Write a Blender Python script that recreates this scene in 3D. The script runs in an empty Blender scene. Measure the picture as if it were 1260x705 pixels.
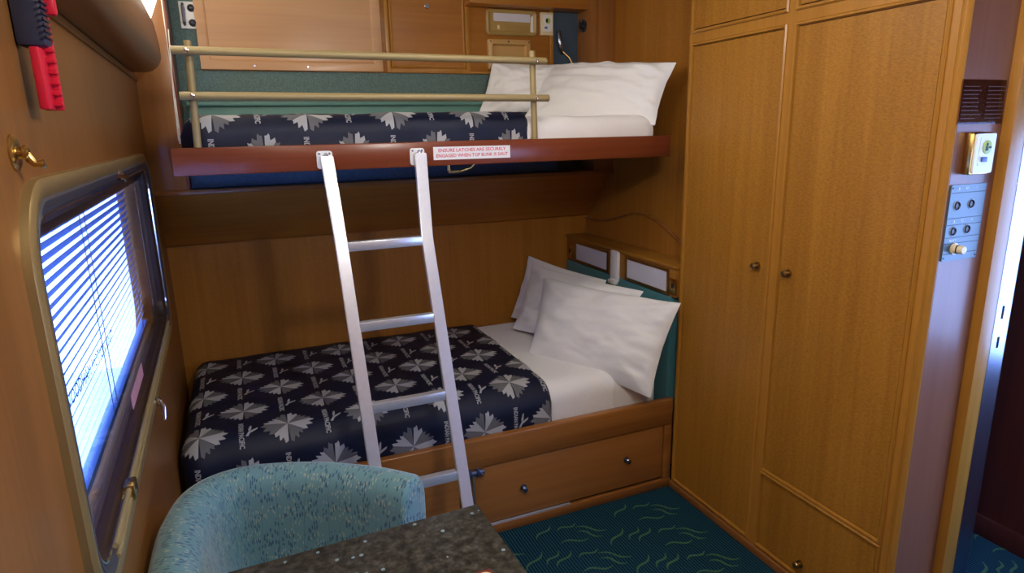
import bpy, bmesh, math, random
from mathutils import Vector, Matrix, noise
from mathutils.geometry import tessellate_polygon
random.seed(7)
PI = math.pi
C = bpy.context.scene.collection
sc = bpy.context.scene

# ------------------------------------------------------------------ camera
cam_d = bpy.data.cameras.new('camera'); cam = bpy.data.objects.new('camera', cam_d); C.objects.link(cam)
F_PX = 785.36
cam_d.sensor_fit = 'HORIZONTAL'; cam_d.sensor_width = 36.0; cam_d.lens = F_PX/1260*36
cam_d.clip_start = 0.02
yw, pt, rl = math.radians(22.76), math.radians(13.717), math.radians(-1.2007)
fw = Vector((math.sin(yw)*math.cos(pt), math.cos(yw)*math.cos(pt), -math.sin(pt)))
rt = Vector((math.cos(yw), -math.sin(yw), 0)); up = rt.cross(fw)
rt2 = rt*math.cos(rl)+up*math.sin(rl); up2 = -rt*math.sin(rl)+up*math.cos(rl)
cam.matrix_world = Matrix((( rt2.x, up2.x, -fw.x, 0.2812), (rt2.y, up2.y, -fw.y, 0.0), (rt2.z, up2.z, -fw.z, 1.62), (0,0,0,1)))
sc.camera = cam
# ------------------------------------------------------------------ sky, lights, exposure
sc.view_settings.view_transform = 'Standard'; sc.view_settings.look = 'None'
sc.view_settings.gamma = 1.0; sc.view_settings.use_curve_mapping = False
sc.view_settings.exposure = 0.22
world = bpy.data.worlds.new('overcast_sky'); sc.world = world; world.use_nodes = True
bg = world.node_tree.nodes['Background']
bg.inputs['Color'].default_value = (0.34, 0.51, 1.0, 1); bg.inputs['Strength'].default_value = 10.0

def area(name, loc, target, sx, sy, power, col, portal=False):
    l = bpy.data.lights.new(name, 'AREA'); l.shape = 'RECTANGLE'; l.size = sx; l.size_y = sy
    l.energy = power; l.color = col
    o = bpy.data.objects.new(name, l); C.objects.link(o); o.location = loc
    o.rotation_euler = (Vector(target)-Vector(loc)).to_track_quat('-Z', 'Y').to_euler()
    if portal: l.cycles.is_portal = True
    return o
WARM = (1.0, 0.95, 0.87)
def globe(name, loc, rad, power, col):
    l = bpy.data.lights.new(name, 'POINT'); l.shadow_soft_size = rad; l.energy = power; l.color = col
    o = bpy.data.objects.new(name, l); C.objects.link(o); o.location = loc; return o
globe('cabin_globe_light', (0.95, 0.45, 2.14), 0.09, 31, WARM)
area('ceiling_lamp_back', (1.15, 1.75, 2.285), (1.15, 1.75, 0), 0.5, 0.28, 2.5, WARM)
area('window_portal', (-0.125, 1.9, 1.23), (1, 1.9, 1.23), 1.8, 0.66, 1, (1, 1, 1), True)
area('corridor_window_portal', (2.925, -0.35, 1.185), (1, -0.35, 1.185), 2.7, 0.87, 1, (1, 1, 1), True)

# ------------------------------------------------------------------ materials
M = {}
def newmat(name):
    m = bpy.data.materials.new(name); m.use_nodes = True; M[name] = m
    return m, m.node_tree.nodes, m.node_tree.links, m.node_tree.nodes['Principled BSDF']
def plain(name, col, rough=0.5, metal=0.0, spec=0.5, emit=None, es=0, coat=0, nz=0.0, nscale=40):
    m, n, l, b = newmat(name)
    b.inputs['Base Color'].default_value = (*col, 1); b.inputs['Roughness'].default_value = rough
    b.inputs['Metallic'].default_value = metal; b.inputs['Specular IOR Level'].default_value = spec
    b.inputs['Coat Weight'].default_value = coat
    if emit: b.inputs['Emission Color'].default_value = (*emit, 1); b.inputs['Emission Strength'].default_value = es
    if nz:
        tc = n.new('ShaderNodeTexCoord'); t = n.new('ShaderNodeTexNoise'); t.inputs['Scale'].default_value = nscale
        t.inputs['Detail'].default_value = 4
        l.new(tc.outputs['Object'], t.inputs['Vector'])
        mx = n.new('ShaderNodeMixRGB'); mx.blend_type = 'MIX'
        mx.inputs[1].default_value = (*[c*(1-nz) for c in col], 1); mx.inputs[2].default_value = (*[min(1, c*(1+nz)) for c in col], 1)
        l.new(t.outputs['Fac'], mx.inputs[0]); l.new(mx.outputs[0], b.inputs['Base Color'])
    return m
def wood(name, c1, c2, axis='z', rough=0.32, fleck=0.0, coat=0.25, scale=1.0, big=0.5):
    m, n, l, b = newmat(name)
    tc = n.new('ShaderNodeTexCoord'); mp = n.new('ShaderNodeMapping')
    s = {'x': (1.2, 55, 55), 'y': (55, 1.2, 55), 'z': (55, 55, 1.2)}[axis]
    mp.inputs['Scale'].default_value = [k*scale for k in s]
    l.new(tc.outputs['Object'], mp.inputs['Vector'])
    t = n.new('ShaderNodeTexNoise'); t.inputs['Scale'].default_value = 1.0; t.inputs['Detail'].default_value = 6; t.inputs['Roughness'].default_value = 0.6
    t.inputs['Distortion'].default_value = 0.3
    l.new(mp.outputs[0], t.inputs['Vector'])
    mp2 = n.new('ShaderNodeMapping'); s2 = {'x': (0.5, 7, 7), 'y': (7, 0.5, 7), 'z': (7, 7, 0.5)}[axis]
    mp2.inputs['Scale'].default_value = s2; l.new(tc.outputs['Object'], mp2.inputs['Vector'])
    t2 = n.new('ShaderNodeTexNoise'); t2.inputs['Scale'].default_value = 1.0; t2.inputs['Detail'].default_value = 3; t2.inputs['Distortion'].default_value = 0.8
    l.new(mp2.outputs[0], t2.inputs['Vector'])
    a = n.new('ShaderNodeMath'); a.operation = 'MULTIPLY_ADD'; a.inputs[1].default_value = big
    mu = n.new('ShaderNodeMath'); mu.operation = 'MULTIPLY'; mu.inputs[1].default_value = 1-big
    l.new(t.outputs['Fac'], mu.inputs[0]); l.new(t2.outputs['Fac'], a.inputs[0]); l.new(mu.outputs[0], a.inputs[2])
    r = n.new('ShaderNodeValToRGB'); r.color_ramp.elements[0].position = 0.33; r.color_ramp.elements[1].position = 0.67
    r.color_ramp.elements[0].color = (*c1, 1); r.color_ramp.elements[1].color = (*c2, 1)
    l.new(a.outputs[0], r.inputs[0])
    col = r.outputs[0]
    bump_src = t.outputs['Fac']
    if fleck:
        mp3 = n.new('ShaderNodeMapping'); mp3.inputs['Scale'].default_value = {'z': (45, 45, 150), 'x': (150, 45, 45), 'y': (45, 150, 45)}[axis]
        mp3.inputs['Rotation'].default_value = (0.35, 0, 0)
        l.new(tc.outputs['Object'], mp3.inputs['Vector'])
        t3 = n.new('ShaderNodeTexNoise'); t3.inputs['Scale'].default_value = 1.9; t3.inputs['Detail'].default_value = 1.5; t3.inputs['Distortion'].default_value = 0.6
        l.new(mp3.outputs[0], t3.inputs['Vector'])
        r3 = n.new('ShaderNodeValToRGB'); r3.color_ramp.elements[0].position = 0.42; r3.color_ramp.elements[1].position = 0.58
        r3.color_ramp.elements[0].color = (1-fleck, 1-fleck, 1-fleck, 1); r3.color_ramp.elements[1].color = (1, 1, 1, 1)
        l.new(t3.outputs['Fac'], r3.inputs[0])
        mx = n.new('ShaderNodeMixRGB'); mx.blend_type = 'MULTIPLY'; mx.inputs[0].default_value = 1.0
        l.new(col, mx.inputs[1]); l.new(r3.outputs[0], mx.inputs[2]); col = mx.outputs[0]
    l.new(col, b.inputs['Base Color'])
    bp = n.new('ShaderNodeBump'); bp.inputs['Strength'].default_value = 0.06; bp.inputs['Distance'].default_value = 0.002
    l.new(bump_src, bp.inputs['Height']); l.new(bp.outputs[0], b.inputs['Normal'])
    b.inputs['Roughness'].default_value = rough; b.inputs['Coat Weight'].default_value = coat; b.inputs['Coat Roughness'].default_value = 0.2
    b.inputs['Specular IOR Level'].default_value = 0.28
    return m

wood('gold_wood', (0.305, 0.124, 0.013), (0.43, 0.187, 0.023), 'z', 0.44, 0.20, coat=0.1)
wood('gold_trim', (0.31, 0.130, 0.016), (0.43, 0.190, 0.028), 'z', 0.38, coat=0.15)
wood('gold_trim_y', (0.27, 0.112, 0.016), (0.37, 0.160, 0.026), 'y', 0.38, coat=0.15)
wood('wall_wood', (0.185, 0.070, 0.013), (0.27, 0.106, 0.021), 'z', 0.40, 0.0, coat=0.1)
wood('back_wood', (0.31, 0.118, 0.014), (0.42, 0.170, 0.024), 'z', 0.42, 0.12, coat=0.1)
wood('dark_wood_x', (0.33, 0.122, 0.018), (0.45, 0.182, 0.030), 'x', 0.38, coat=0.1)
wood('mahogany_x', (0.135, 0.028, 0.010), (0.215, 0.050, 0.018), 'x', 0.30, coat=0.25)
wood('rail_wood_x', (0.17, 0.060, 0.014), (0.33, 0.130, 0.030), 'x', 0.32, coat=0.4, big=0.65)
wood('drawer_wood_x', (0.27, 0.102, 0.024), (0.36, 0.148, 0.038), 'x', 0.42, coat=0.1)
wood('locker_pale_x', (0.45, 0.23, 0.095), (0.58, 0.32, 0.145), 'x', 0.42, big=0.7)
wood('locker_wood_x', (0.30, 0.112, 0.018), (0.41, 0.165, 0.030), 'x', 0.38)
wood('post_wood', (0.26, 0.100, 0.024), (0.35, 0.142, 0.036), 'z', 0.36)
wood('passage_wood', (0.175, 0.068, 0.036), (0.23, 0.092, 0.048), 'z', 0.36)
wood('kick_wood_y', (0.20, 0.075, 0.020), (0.28, 0.11, 0.03), 'y', 0.4)
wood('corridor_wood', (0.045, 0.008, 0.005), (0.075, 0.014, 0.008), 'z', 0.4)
plain('ceiling_white', (0.50, 0.47, 0.42), 0.6)
plain('brass', (0.62, 0.42, 0.14), 0.25, 1.0)
plain('old_brass', (0.40, 0.26, 0.10), 0.32, 1.0)
plain('gold_paint', (0.30, 0.225, 0.095), 0.42, 0.1)
plain('gold_anod', (0.42, 0.29, 0.11), 0.32, 0.65)
plain('gold_plastic', (0.40, 0.27, 0.09), 0.40)
plain('tan_plastic', (0.52, 0.31, 0.11), 0.45)
plain('cream_plastic', (0.74, 0.62, 0.40), 0.4)
plain('chrome', (0.75, 0.75, 0.78), 0.12, 1.0)
plain('steel', (0.36, 0.40, 0.52), 0.27, 1.0)
plain('bronze', (0.040, 0.022, 0.015), 0.4, 0.0, spec=0.3)
plain('aluminium', (0.80, 0.81, 0.86), 0.30, 0.7, nz=0.06, nscale=60)
plain('white_metal', (0.78, 0.77, 0.74), 0.35)
plain('white_plastic', (0.80, 0.80, 0.80), 0.35)
plain('diffuser_off', (0.62, 0.62, 0.72), 0.35)
plain('black_plastic', (0.014, 0.014, 0.022), 0.4)
plain('slate_plastic', (0.030, 0.032, 0.055), 0.38)
plain('gasket', (0.05, 0.05, 0.06), 0.4)
plain('red_plastic', (0.60, 0.010, 0.030), 0.35)
plain('red_ink', (0.65, 0.06, 0.12), 0.6)
plain('pink_paper', (0.62, 0.30, 0.36), 0.6, nz=0.3, nscale=150)
plain('blue_ink', (0.02, 0.05, 0.20), 0.6)
plain('dark_ink', (0.02, 0.02, 0.02), 0.6)
plain('brown_ink', (0.10, 0.045, 0.03), 0.6)
plain('ring_grey', (0.30, 0.34, 0.38), 0.4)
plain('green_mark', (0.45, 0.60, 0.12), 0.5)
plain('blue_mark', (0.05, 0.12, 0.35), 0.5)
plain('cream_ink', (0.75, 0.62, 0.45), 0.5)
plain('plate_blue', (0.075, 0.135, 0.165), 0.4, 0.1)
plain('slat_blue', (0.09, 0.20, 0.55), 0.45)
plain('cord', (0.10, 0.14, 0.25), 0.6)
plain('reveal_metal', (0.60, 0.64, 0.74), 0.25, 0.1)
plain('strap', (0.09, 0.085, 0.065), 0.7)
plain('bolt_blue', (0.13, 0.17, 0.30), 0.3, 0.8)
plain('cable_white', (0.72, 0.68, 0.58), 0.5)
plain('leaflet', (0.16, 0.025, 0.010), 0.35, nz=0.5, nscale=18)
plain('platform', (0.55, 0.54, 0.52), 0.8)
plain('cove_diffuser', (0.8, 0.8, 0.8), 0.5, emit=(1.0, 0.90, 0.74), es=4.0)
plain('lamp_diffuser', (0.8, 0.8, 0.8), 0.5, emit=(1.0, 0.88, 0.70), es=2.0)
plain('leaf_light', (0.37, 0.37, 0.38), 0.8, spec=0.2)
plain('leaf_dark', (0.13, 0.13, 0.14), 0.8, spec=0.2)
plain('carpet_motif', (0.050, 0.125, 0.070), 0.95, spec=0.1)

def fabric(name, col, var=0.25, scale=300, bump=0.25, rough=0.9, big=0, sheen=0.15, spec=0.4):
    m, n, l, b = newmat(name)
    tc = n.new('ShaderNodeTexCoord'); t = n.new('ShaderNodeTexNoise'); t.inputs['Scale'].default_value = scale; t.inputs['Detail'].default_value = 3
    l.new(tc.outputs['Object'], t.inputs['Vector'])
    mx = n.new('ShaderNodeMixRGB'); mx.inputs[1].default_value = (*[c*(1-var) for c in col], 1); mx.inputs[2].default_value = (*[min(1, c*(1+var)) for c in col], 1)
    l.new(t.outputs['Fac'], mx.inputs[0]); l.new(mx.outputs[0], b.inputs['Base Color'])
    bp = n.new('ShaderNodeBump'); bp.inputs['Strength'].default_value = bump; bp.inputs['Distance'].default_value = 0.002
    h = t.outputs['Fac']
    if big:
        t2 = n.new('ShaderNodeTexNoise'); t2.inputs['Scale'].default_value = big; t2.inputs['Detail'].default_value = 3; t2.inputs['Distortion'].default_value = 1.2
        l.new(tc.outputs['Object'], t2.inputs['Vector']); h = t2.outputs['Fac']; bp.inputs['Distance'].default_value = 0.012
    l.new(h, bp.inputs['Height']); l.new(bp.outputs[0], b.inputs['Normal'])
    b.inputs['Roughness'].default_value = rough; b.inputs['Sheen Weight'].default_value = sheen; b.inputs['Specular IOR Level'].default_value = spec
    return m
fabric('linen', (0.80, 0.79, 0.80), 0.03, 250, 0.28, 0.85, big=9)
fabric('sheet', (0.74, 0.71, 0.69), 0.03, 250, 0.22, 0.85, big=6)
fabric('navy_cover', (0.0045, 0.0070, 0.026), 0.2, 350, 0.12, 0.55, sheen=0.0, spec=0.32)
fabric('navy_panel', (0.055, 0.090, 0.135), 0.35, 160, 0.3)
fabric('teal_carpet_panel', (0.105, 0.165, 0.155), 0.85, 260, 0.6)
fabric('blue_panel', (0.095, 0.155, 0.22), 0.6, 220, 0.4)
fabric('teal_vinyl', (0.115, 0.26, 0.23), 0.06, 120, 0.1, 0.5)
fabric('teal_headboard', (0.045, 0.17, 0.20), 0.35, 160, 0.3)

def carpet():
    m, n, l, b = newmat('carpet')
    tc = n.new('ShaderNodeTexCoord'); w = n.new('ShaderNodeTexWave'); w.wave_type = 'BANDS'; w.bands_direction = 'X'
    w.inputs['Scale'].default_value = 26; w.inputs['Distortion'].default_value = 0.4; w.inputs['Detail'].default_value = 1
    l.new(tc.outputs['Object'], w.inputs['Vector'])
    mx = n.new('ShaderNodeMixRGB'); mx.inputs[1].default_value = (0.002, 0.008, 0.020, 1); mx.inputs[2].default_value = (0.014, 0.070, 0.105, 1)
    l.new(w.outputs['Fac'], mx.inputs[0]); l.new(mx.outputs[0], b.inputs['Base Color'])
    bp = n.new('ShaderNodeBump'); bp.inputs['Strength'].default_value = 0.5; bp.inputs['Distance'].default_value = 0.003
    l.new(w.outputs['Fac'], bp.inputs['Height']); l.new(bp.outputs[0], b.inputs['Normal'])
    b.inputs['Roughness'].default_value = 0.95; b.inputs['Specular IOR Level'].default_value = 0.1
carpet()
def granite():
    m, n, l, b = newmat('granite')
    tc = n.new('ShaderNodeTexCoord')
    t = n.new('ShaderNodeTexNoise'); t.inputs['Scale'].default_value = 48; t.inputs['Detail'].default_value = 8; t.inputs['Roughness'].default_value = 0.7
    l.new(tc.outputs['Object'], t.inputs['Vector'])
    r = n.new('ShaderNodeValToRGB'); e = r.color_ramp.elements
    e[0].position = 0.40; e[0].color = (0.010, 0.009, 0.006, 1); e[1].position = 0.66; e[1].color = (0.085, 0.080, 0.062, 1)
    x = r.color_ramp.elements.new(0.52); x.color = (0.038, 0.034, 0.024, 1)
    l.new(t.outputs['Fac'], r.inputs[0])
    v = n.new('ShaderNodeTexVoronoi'); v.inputs['Scale'].default_value = 60
    l.new(tc.outputs['Object'], v.inputs['Vector'])
    lt = n.new('ShaderNodeMath'); lt.operation = 'LESS_THAN'; lt.inputs[1].default_value = 0.26
    l.new(v.outputs['Distance'], lt.inputs[0])
    sp = n.new('ShaderNodeSeparateColor'); l.new(v.outputs['Color'], sp.inputs[0])
    g = n.new('ShaderNodeMath'); g.operation = 'GREATER_THAN'; g.inputs[1].default_value = 0.86; l.new(sp.outputs[0], g.inputs[0])
    mu = n.new('ShaderNodeMath'); mu.operation = 'MULTIPLY'; l.new(lt.outputs[0], mu.inputs[0]); l.new(g.outputs[0], mu.inputs[1])
    mx = n.new('ShaderNodeMixRGB'); mx.inputs[2].default_value = (0.20, 0.30, 0.32, 1)
    l.new(mu.outputs[0], mx.inputs[0]); l.new(r.outputs[0], mx.inputs[1]); l.new(mx.outputs[0], b.inputs['Base Color'])
    b.inputs['Roughness'].default_value = 0.28
granite()
def chair_fabric():
    m, n, l, b = newmat('chair_fabric')
    uv = n.new('ShaderNodeUVMap'); uv.uv_map = 'UVMap'
    col = None
    base = n.new('ShaderNodeRGB'); base.outputs[0].default_value = (0.105, 0.225, 0.240, 1); col = base.outputs[0]
    def layer(col, scale, stretch, thr, keep, c, off, dist):
        mp = n.new('ShaderNodeMapping'); mp.inputs['Scale'].default_value = (scale*stretch, scale, 1); mp.inputs['Location'].default_value = (off, off*1.7, 0)
        mp.inputs['Rotation'].default_value = (0, 0, off*0.6)
        l.new(uv.outputs[0], mp.inputs['Vector'])
        v = n.new('ShaderNodeTexVoronoi'); v.voronoi_dimensions = '2D'; v.inputs['Scale'].default_value = 1; v.inputs['Randomness'].default_value = 0.9
        l.new(mp.outputs[0], v.inputs['Vector'])
        lt = n.new('ShaderNodeMath'); lt.operation = 'LESS_THAN'; lt.inputs[1].default_value = thr; l.new(v.outputs['Distance'], lt.inputs[0])
        # clusters
        t = n.new('ShaderNodeTexNoise'); t.noise_dimensions = '2D'; t.inputs['Scale'].default_value = 24; t.inputs['Detail'].default_value = 0
        mo = n.new('ShaderNodeMapping'); mo.inputs['Location'].default_value = (off*3, off, 0); l.new(uv.outputs[0], mo.inputs['Vector']); l.new(mo.outputs[0], t.inputs['Vector'])
        g = n.new('ShaderNodeMath'); g.operation = 'GREATER_THAN'; g.inputs[1].default_value = keep; l.new(t.outputs['Fac'], g.inputs[0])
        mu = n.new('ShaderNodeMath'); mu.operation = 'MULTIPLY'; l.new(lt.outputs[0], mu.inputs[0]); l.new(g.outputs[0], mu.inputs[1])
        mx = n.new('ShaderNodeMixRGB'); mx.inputs[2].default_value = (*c, 1); l.new(mu.outputs[0], mx.inputs[0]); l.new(col, mx.inputs[1])
        return mx.outputs[0]
    col = layer(col, 42, 2.6, 0.27, 0.47, (0.030, 0.090, 0.145), 0.4, 0)
    col = layer(col, 46, 2.4, 0.22, 0.51, (0.27, 0.32, 0.25), 5.1, 0)
    # thin stems
    mp = n.new('ShaderNodeMapping'); mp.inputs['Scale'].default_value = (22, 6, 1); l.new(uv.outputs[0], mp.inputs['Vector'])
    w = n.new('ShaderNodeTexWave'); w.inputs['Scale'].default_value = 0.35; w.inputs['Distortion'].default_value = 5; w.inputs['Detail'].default_value = 1; l.new(mp.outputs[0], w.inputs['Vector'])
    g = n.new('ShaderNodeMath'); g.operation = 'GREATER_THAN'; g.inputs[1].default_value = 0.9985; l.new(w.outputs['Fac'], g.inputs[0])
    mx = n.new('ShaderNodeMixRGB'); mx.inputs[2].default_value = (0.05, 0.12, 0.15, 1); l.new(g.outputs[0], mx.inputs[0]); l.new(col, mx.inputs[1])
    l.new(mx.outputs[0], b.inputs['Base Color'])
    tc = n.new('ShaderNodeTexCoord'); t = n.new('ShaderNodeTexNoise'); t.inputs['Scale'].default_value = 500; l.new(tc.outputs['Object'], t.inputs['Vector'])
    bp = n.new('ShaderNodeBump'); bp.inputs['Strength'].default_value = 0.15; bp.inputs['Distance'].default_value = 0.001; l.new(t.outputs['Fac'], bp.inputs['Height']); l.new(bp.outputs[0], b.inputs['Normal'])
    b.inputs['Roughness'].default_value = 0.75; b.inputs['Sheen Weight'].default_value = 0.3
chair_fabric()
def glass(name, tint, r=0.02):
    m = bpy.data.materials.new(name); m.use_nodes = True; M[name] = m
    n, l = m.node_tree.nodes, m.node_tree.links; n.clear()
    o = n.new('ShaderNodeOutputMaterial'); t = n.new('ShaderNodeBsdfTransparent'); g = n.new('ShaderNodeBsdfGlossy'); mx = n.new('ShaderNodeMixShader'); fr = n.new('ShaderNodeFresnel')
    t.inputs[0].default_value = (*tint, 1); g.inputs['Roughness'].default_value = r; fr.inputs[0].default_value = 1.33
    ge = n.new('ShaderNodeNewGeometry'); sb = n.new('ShaderNodeMath'); sb.operation = 'SUBTRACT'; sb.inputs[0].default_value = 1.0; l.new(ge.outputs['Backfacing'], sb.inputs[1])
    mu = n.new('ShaderNodeMath'); mu.operation = 'MULTIPLY'; l.new(fr.outputs[0], mu.inputs[0]); l.new(sb.outputs[0], mu.inputs[1])
    l.new(mu.outputs[0], mx.inputs[0]); l.new(t.outputs[0], mx.inputs[1]); l.new(g.outputs[0], mx.inputs[2]); l.new(mx.outputs[0], o.inputs[0])
glass('window_glass', (0.94, 0.96, 1.0)); glass('smoked_acrylic', (0.66, 0.55, 0.48), 0.04)

# ------------------------------------------------------------------ object helpers
ORG = {}; STUFF = {'lettering', 'fine_print', 'groove_lines', 'screws', 'louvre', 'grip_rib', 'person_sign', 'emblem'}
def world_org(o): return ORG.get(o.name, Vector((0, 0, 0)))
def thing(name, label, cat, loc=(0, 0, 0), group=None):
    o = bpy.data.objects.new(name, None); C.objects.link(o); o.location = loc; o.empty_display_size = 0.05
    ORG[o.name] = Vector(loc); o['label'] = label; o['category'] = cat
    if group: o['group'] = group
    return o
def build(name, bm, mat, parent=None, smooth=True, loc=None, uv=None):
    """link a bmesh whose coordinates are world ones as one mesh object"""
    bmesh.ops.recalc_face_normals(bm, faces=bm.faces[:])
    org = world_org(parent) if parent else Vector(loc if loc else (0, 0, 0))
    for v in bm.verts: v.co -= org
    me = bpy.data.meshes.new(name); bm.to_mesh(me); bm.free()
    mats = mat if isinstance(mat, (list, tuple)) else [mat]
    for k in mats: me.materials.append(M[k])
    if smooth:
        for p in me.polygons: p.use_smooth = True
        me.set_sharp_from_angle(angle=math.radians(38))
    o = bpy.data.objects.new(name, me); C.objects.link(o)
    if name in STUFF: o['kind'] = 'stuff'
    if parent: o.parent = parent
    else: o.location = org
    ORG[o.name] = org
    return o
def struct(name, bm, mat, label=None, parent=None, loc=None, smooth=True):
    o = build(name, bm, mat, parent, smooth, loc)
    if not parent:
        o['kind'] = 'structure'
        if label: o['label'] = label
    return o
def tag(o, label, cat, group=None):
    o['label'] = label; o['category'] = cat
    if group: o['group'] = group
    return o
def B(): return bmesh.new()
def box(bm, lo, hi, bev=0.0, seg=2, mi=0):
    lo, hi = Vector(lo), Vector(hi)
    r = bmesh.ops.create_cube(bm, size=1.0)
    for v in r['verts']: v.co = Vector([(lo[i]+hi[i])/2 + v.co[i]*(hi[i]-lo[i]) for i in range(3)])
    fs = {f for v in r['verts'] for f in v.link_faces}
    for f in fs: f.material_index = mi
    if bev:
        es = list({e for v in r['verts'] for e in v.link_edges})
        rr = bmesh.ops.bevel(bm, geom=es, offset=bev, segments=seg, affect='EDGES', profile=0.5)
        for f in rr['faces']: f.material_index = mi
    return bm
def box1(lo, hi, bev=0.0, seg=2): return box(B(), lo, hi, bev, seg)
def hexa(bm, p, bev=0.0, mi=0):
    """8 points: bottom quad 0-3, top quad 4-7"""
    v = [bm.verts.new(q) for q in p]
    fs = [bm.faces.new([v[i] for i in f]) for f in ((0,1,2,3), (4,5,6,7), (0,1,5,4), (1,2,6,5), (2,3,7,6), (3,0,4,7))]
    for f in fs: f.material_index = mi
    if bev: bmesh.ops.bevel(bm, geom=list({e for f in fs for e in f.edges}), offset=bev, segments=2, affect='EDGES', profile=0.5)
    return bm
def tube(bm, pts, r, seg=12, cap=True, mi=0):
    pts = [Vector(p) for p in pts]; rings = []
    prev = None
    for i, p in enumerate(pts):
        a = pts[max(i-1, 0)]; b = pts[min(i+1, len(pts)-1)]; d = (b-a).normalized()
        if prev is None:
            n = d.orthogonal().normalized()
        else:
            n = (prev - d*prev.dot(d)).normalized()
        prev = n; m = d.cross(n)
        rr = r[i] if isinstance(r, (list, tuple)) else r
        rings.append([bm.verts.new(p + (n*math.cos(t)+m*math.sin(t))*rr) for t in [2*PI*k/seg for k in range(seg)]])
    for a, b in zip(rings, rings[1:]):
        for k in range(seg): bm.faces.new((a[k], a[(k+1) % seg], b[(k+1) % seg], b[k])).material_index = mi
    if cap: bm.faces.new(rings[0][::-1]).material_index = mi; bm.faces.new(rings[-1]).material_index = mi
    return bm
def lathe(bm, base, d, prof, seg=20):
    """prof: (distance along d, radius)"""
    d = Vector(d).normalized(); base = Vector(base)
    pts = [base+d*h for h, _ in prof]
    n = d.orthogonal().normalized(); m = d.cross(n); rings = []
    for p, (_, r) in zip(pts, prof):
        rings.append([bm.verts.new(p+(n*math.cos(t)+m*math.sin(t))*max(r, 1e-4)) for t in [2*PI*k/seg for k in range(seg)]])
    for a, b in zip(rings, rings[1:]):
        for k in range(seg): bm.faces.new((a[k], a[(k+1) % seg], b[(k+1) % seg], b[k]))
    bm.faces.new(rings[0][::-1]); bm.faces.new(rings[-1])
    return bm
def knob_bm(p, d, r=0.013):
    return lathe(B(), p, d, [(0, r*1.15), (0.003, r*1.15), (0.004, r*0.5), (0.012, r*0.45), (0.015, r*0.85), (0.021, r), (0.026, r*0.8), (0.028, r*0.3)], 18)
def rrect(a0, a1, b0, b1, r, seg=8):
    if r <= 1e-5: return [(a0, b0), (a1, b0), (a1, b1), (a0, b1)]
    out = []
    for cx, cy, t0 in ((a1-r, b0+r, -PI/2), (a1-r, b1-r, 0), (a0+r, b1-r, PI/2), (a0+r, b0+r, PI)):
        for k in range(seg+1):
            t = t0+PI/2*k/seg; out.append((cx+r*math.cos(t), cy+r*math.sin(t)))
    return out
def ringrect(bm, mp, a0, a1, b0, b1, prof, r=0.0, seg=8, closed=False, mi=0):
    rings = []
    for ins, h in prof:
        rr = max(r-ins, 0.002) if r else 0
        rings.append([bm.verts.new(mp(a, b, h)) for a, b in rrect(a0+ins, a1-ins, b0+ins, b1-ins, rr, seg)])
    k = len(rings[0]); pairs = list(zip(rings, rings[1:])) + ([(rings[-1], rings[0])] if closed else [])
    for A, D in pairs:
        for i in range(k): bm.faces.new((A[i], A[(i+1) % k], D[(i+1) % k], D[i])).material_index = mi
    return bm
def plate(bm, outer, holes, mp, n0, n1, mi=0):
    loops = [outer]+holes
    tris = tessellate_polygon([[Vector((a, b, 0)) for a, b in lp] for lp in loops])
    flat = [q for lp in loops for q in lp]
    lay = []
    for nn in (n0, n1):
        vs = [bm.verts.new(mp(a, b, nn)) for a, b in flat]; lay.append(vs)
        for t in tris:
            try: bm.faces.new([vs[i] for i in t]).material_index = mi
            except ValueError: pass
    k = 0
    for lp in loops:
        m_ = len(lp)
        for i in range(m_):
            a, b = k+i, k+(i+1) % m_
            bm.faces.new((lay[0][a], lay[0][b], lay[1][b], lay[1][a])).material_index = mi
        k += m_
    return bm
def LW(s, z, n): return Vector((-0.0274*(s-1.5)+n, s, z))       # on the window wall: s along it, n into the room
def XF(x0): return lambda s, z, n: Vector((x0-n, s, z))          # a face looking to -x
def YF(y0): return lambda s, z, n: Vector((s, y0-n, z))          # a face looking to -y
def text_bm(txt, mp, s0, z0, size, ext=0.0004, align='CENTER', sx=1.0, rot=0, bm=None, space=1.0, width=None, bold=0.0):
    cu = bpy.data.curves.new('t', 'FONT'); cu.body = txt; cu.size = size; cu.align_x = align; cu.align_y = 'CENTER'; cu.space_character = space; cu.resolution_u = 2; cu.offset = bold
    o = bpy.data.objects.new('t', cu); C.objects.link(o)
    dg = bpy.context.evaluated_depsgraph_get(); me = bpy.data.meshes.new_from_object(o.evaluated_get(dg))
    bpy.data.objects.remove(o); bpy.data.curves.remove(cu)
    bm = bm or B(); xs = [v.co.x for v in me.vertices]; k = (width/(max(xs)-min(xs))) if width and xs else sx
    c, s = math.cos(rot), math.sin(rot)
    vs = [bm.verts.new(mp(s0+(v.co.x*k*c-v.co.y*s), z0+(v.co.x*k*s+v.co.y*c), ext)) for v in me.vertices]
    for p in me.polygons:
        try: bm.faces.new([vs[i] for i in p.vertices])
        except ValueError: pass
    bpy.data.meshes.remove(me)
    return bm
def spline(pts, n):
    """Catmull-Rom through pts"""
    P = [Vector(p) for p in pts]; P = [2*P[0]-P[1]]+P+[2*P[-1]-P[-2]]; out = []
    for i in range(1, len(P)-2):
        for k in range(n):
            t = k/n; a, b, c, d = P[i-1:i+3]
            out.append(0.5*((2*b)+(c-a)*t+(2*a-5*b+4*c-d)*t*t+(3*b-a-3*c+d)*t**3))
    out.append(P[-2]); return out
def mirror_y(f): return f

# ------------------------------------------------------------------ the setting
struct('floor', box1((-0.12, -2.6, -0.05), (2.92, 3.35, 0.0)), 'carpet', 'dark blue-green ribbed carpet with green wave strokes')
FL = bpy.data.objects['floor']
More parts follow.
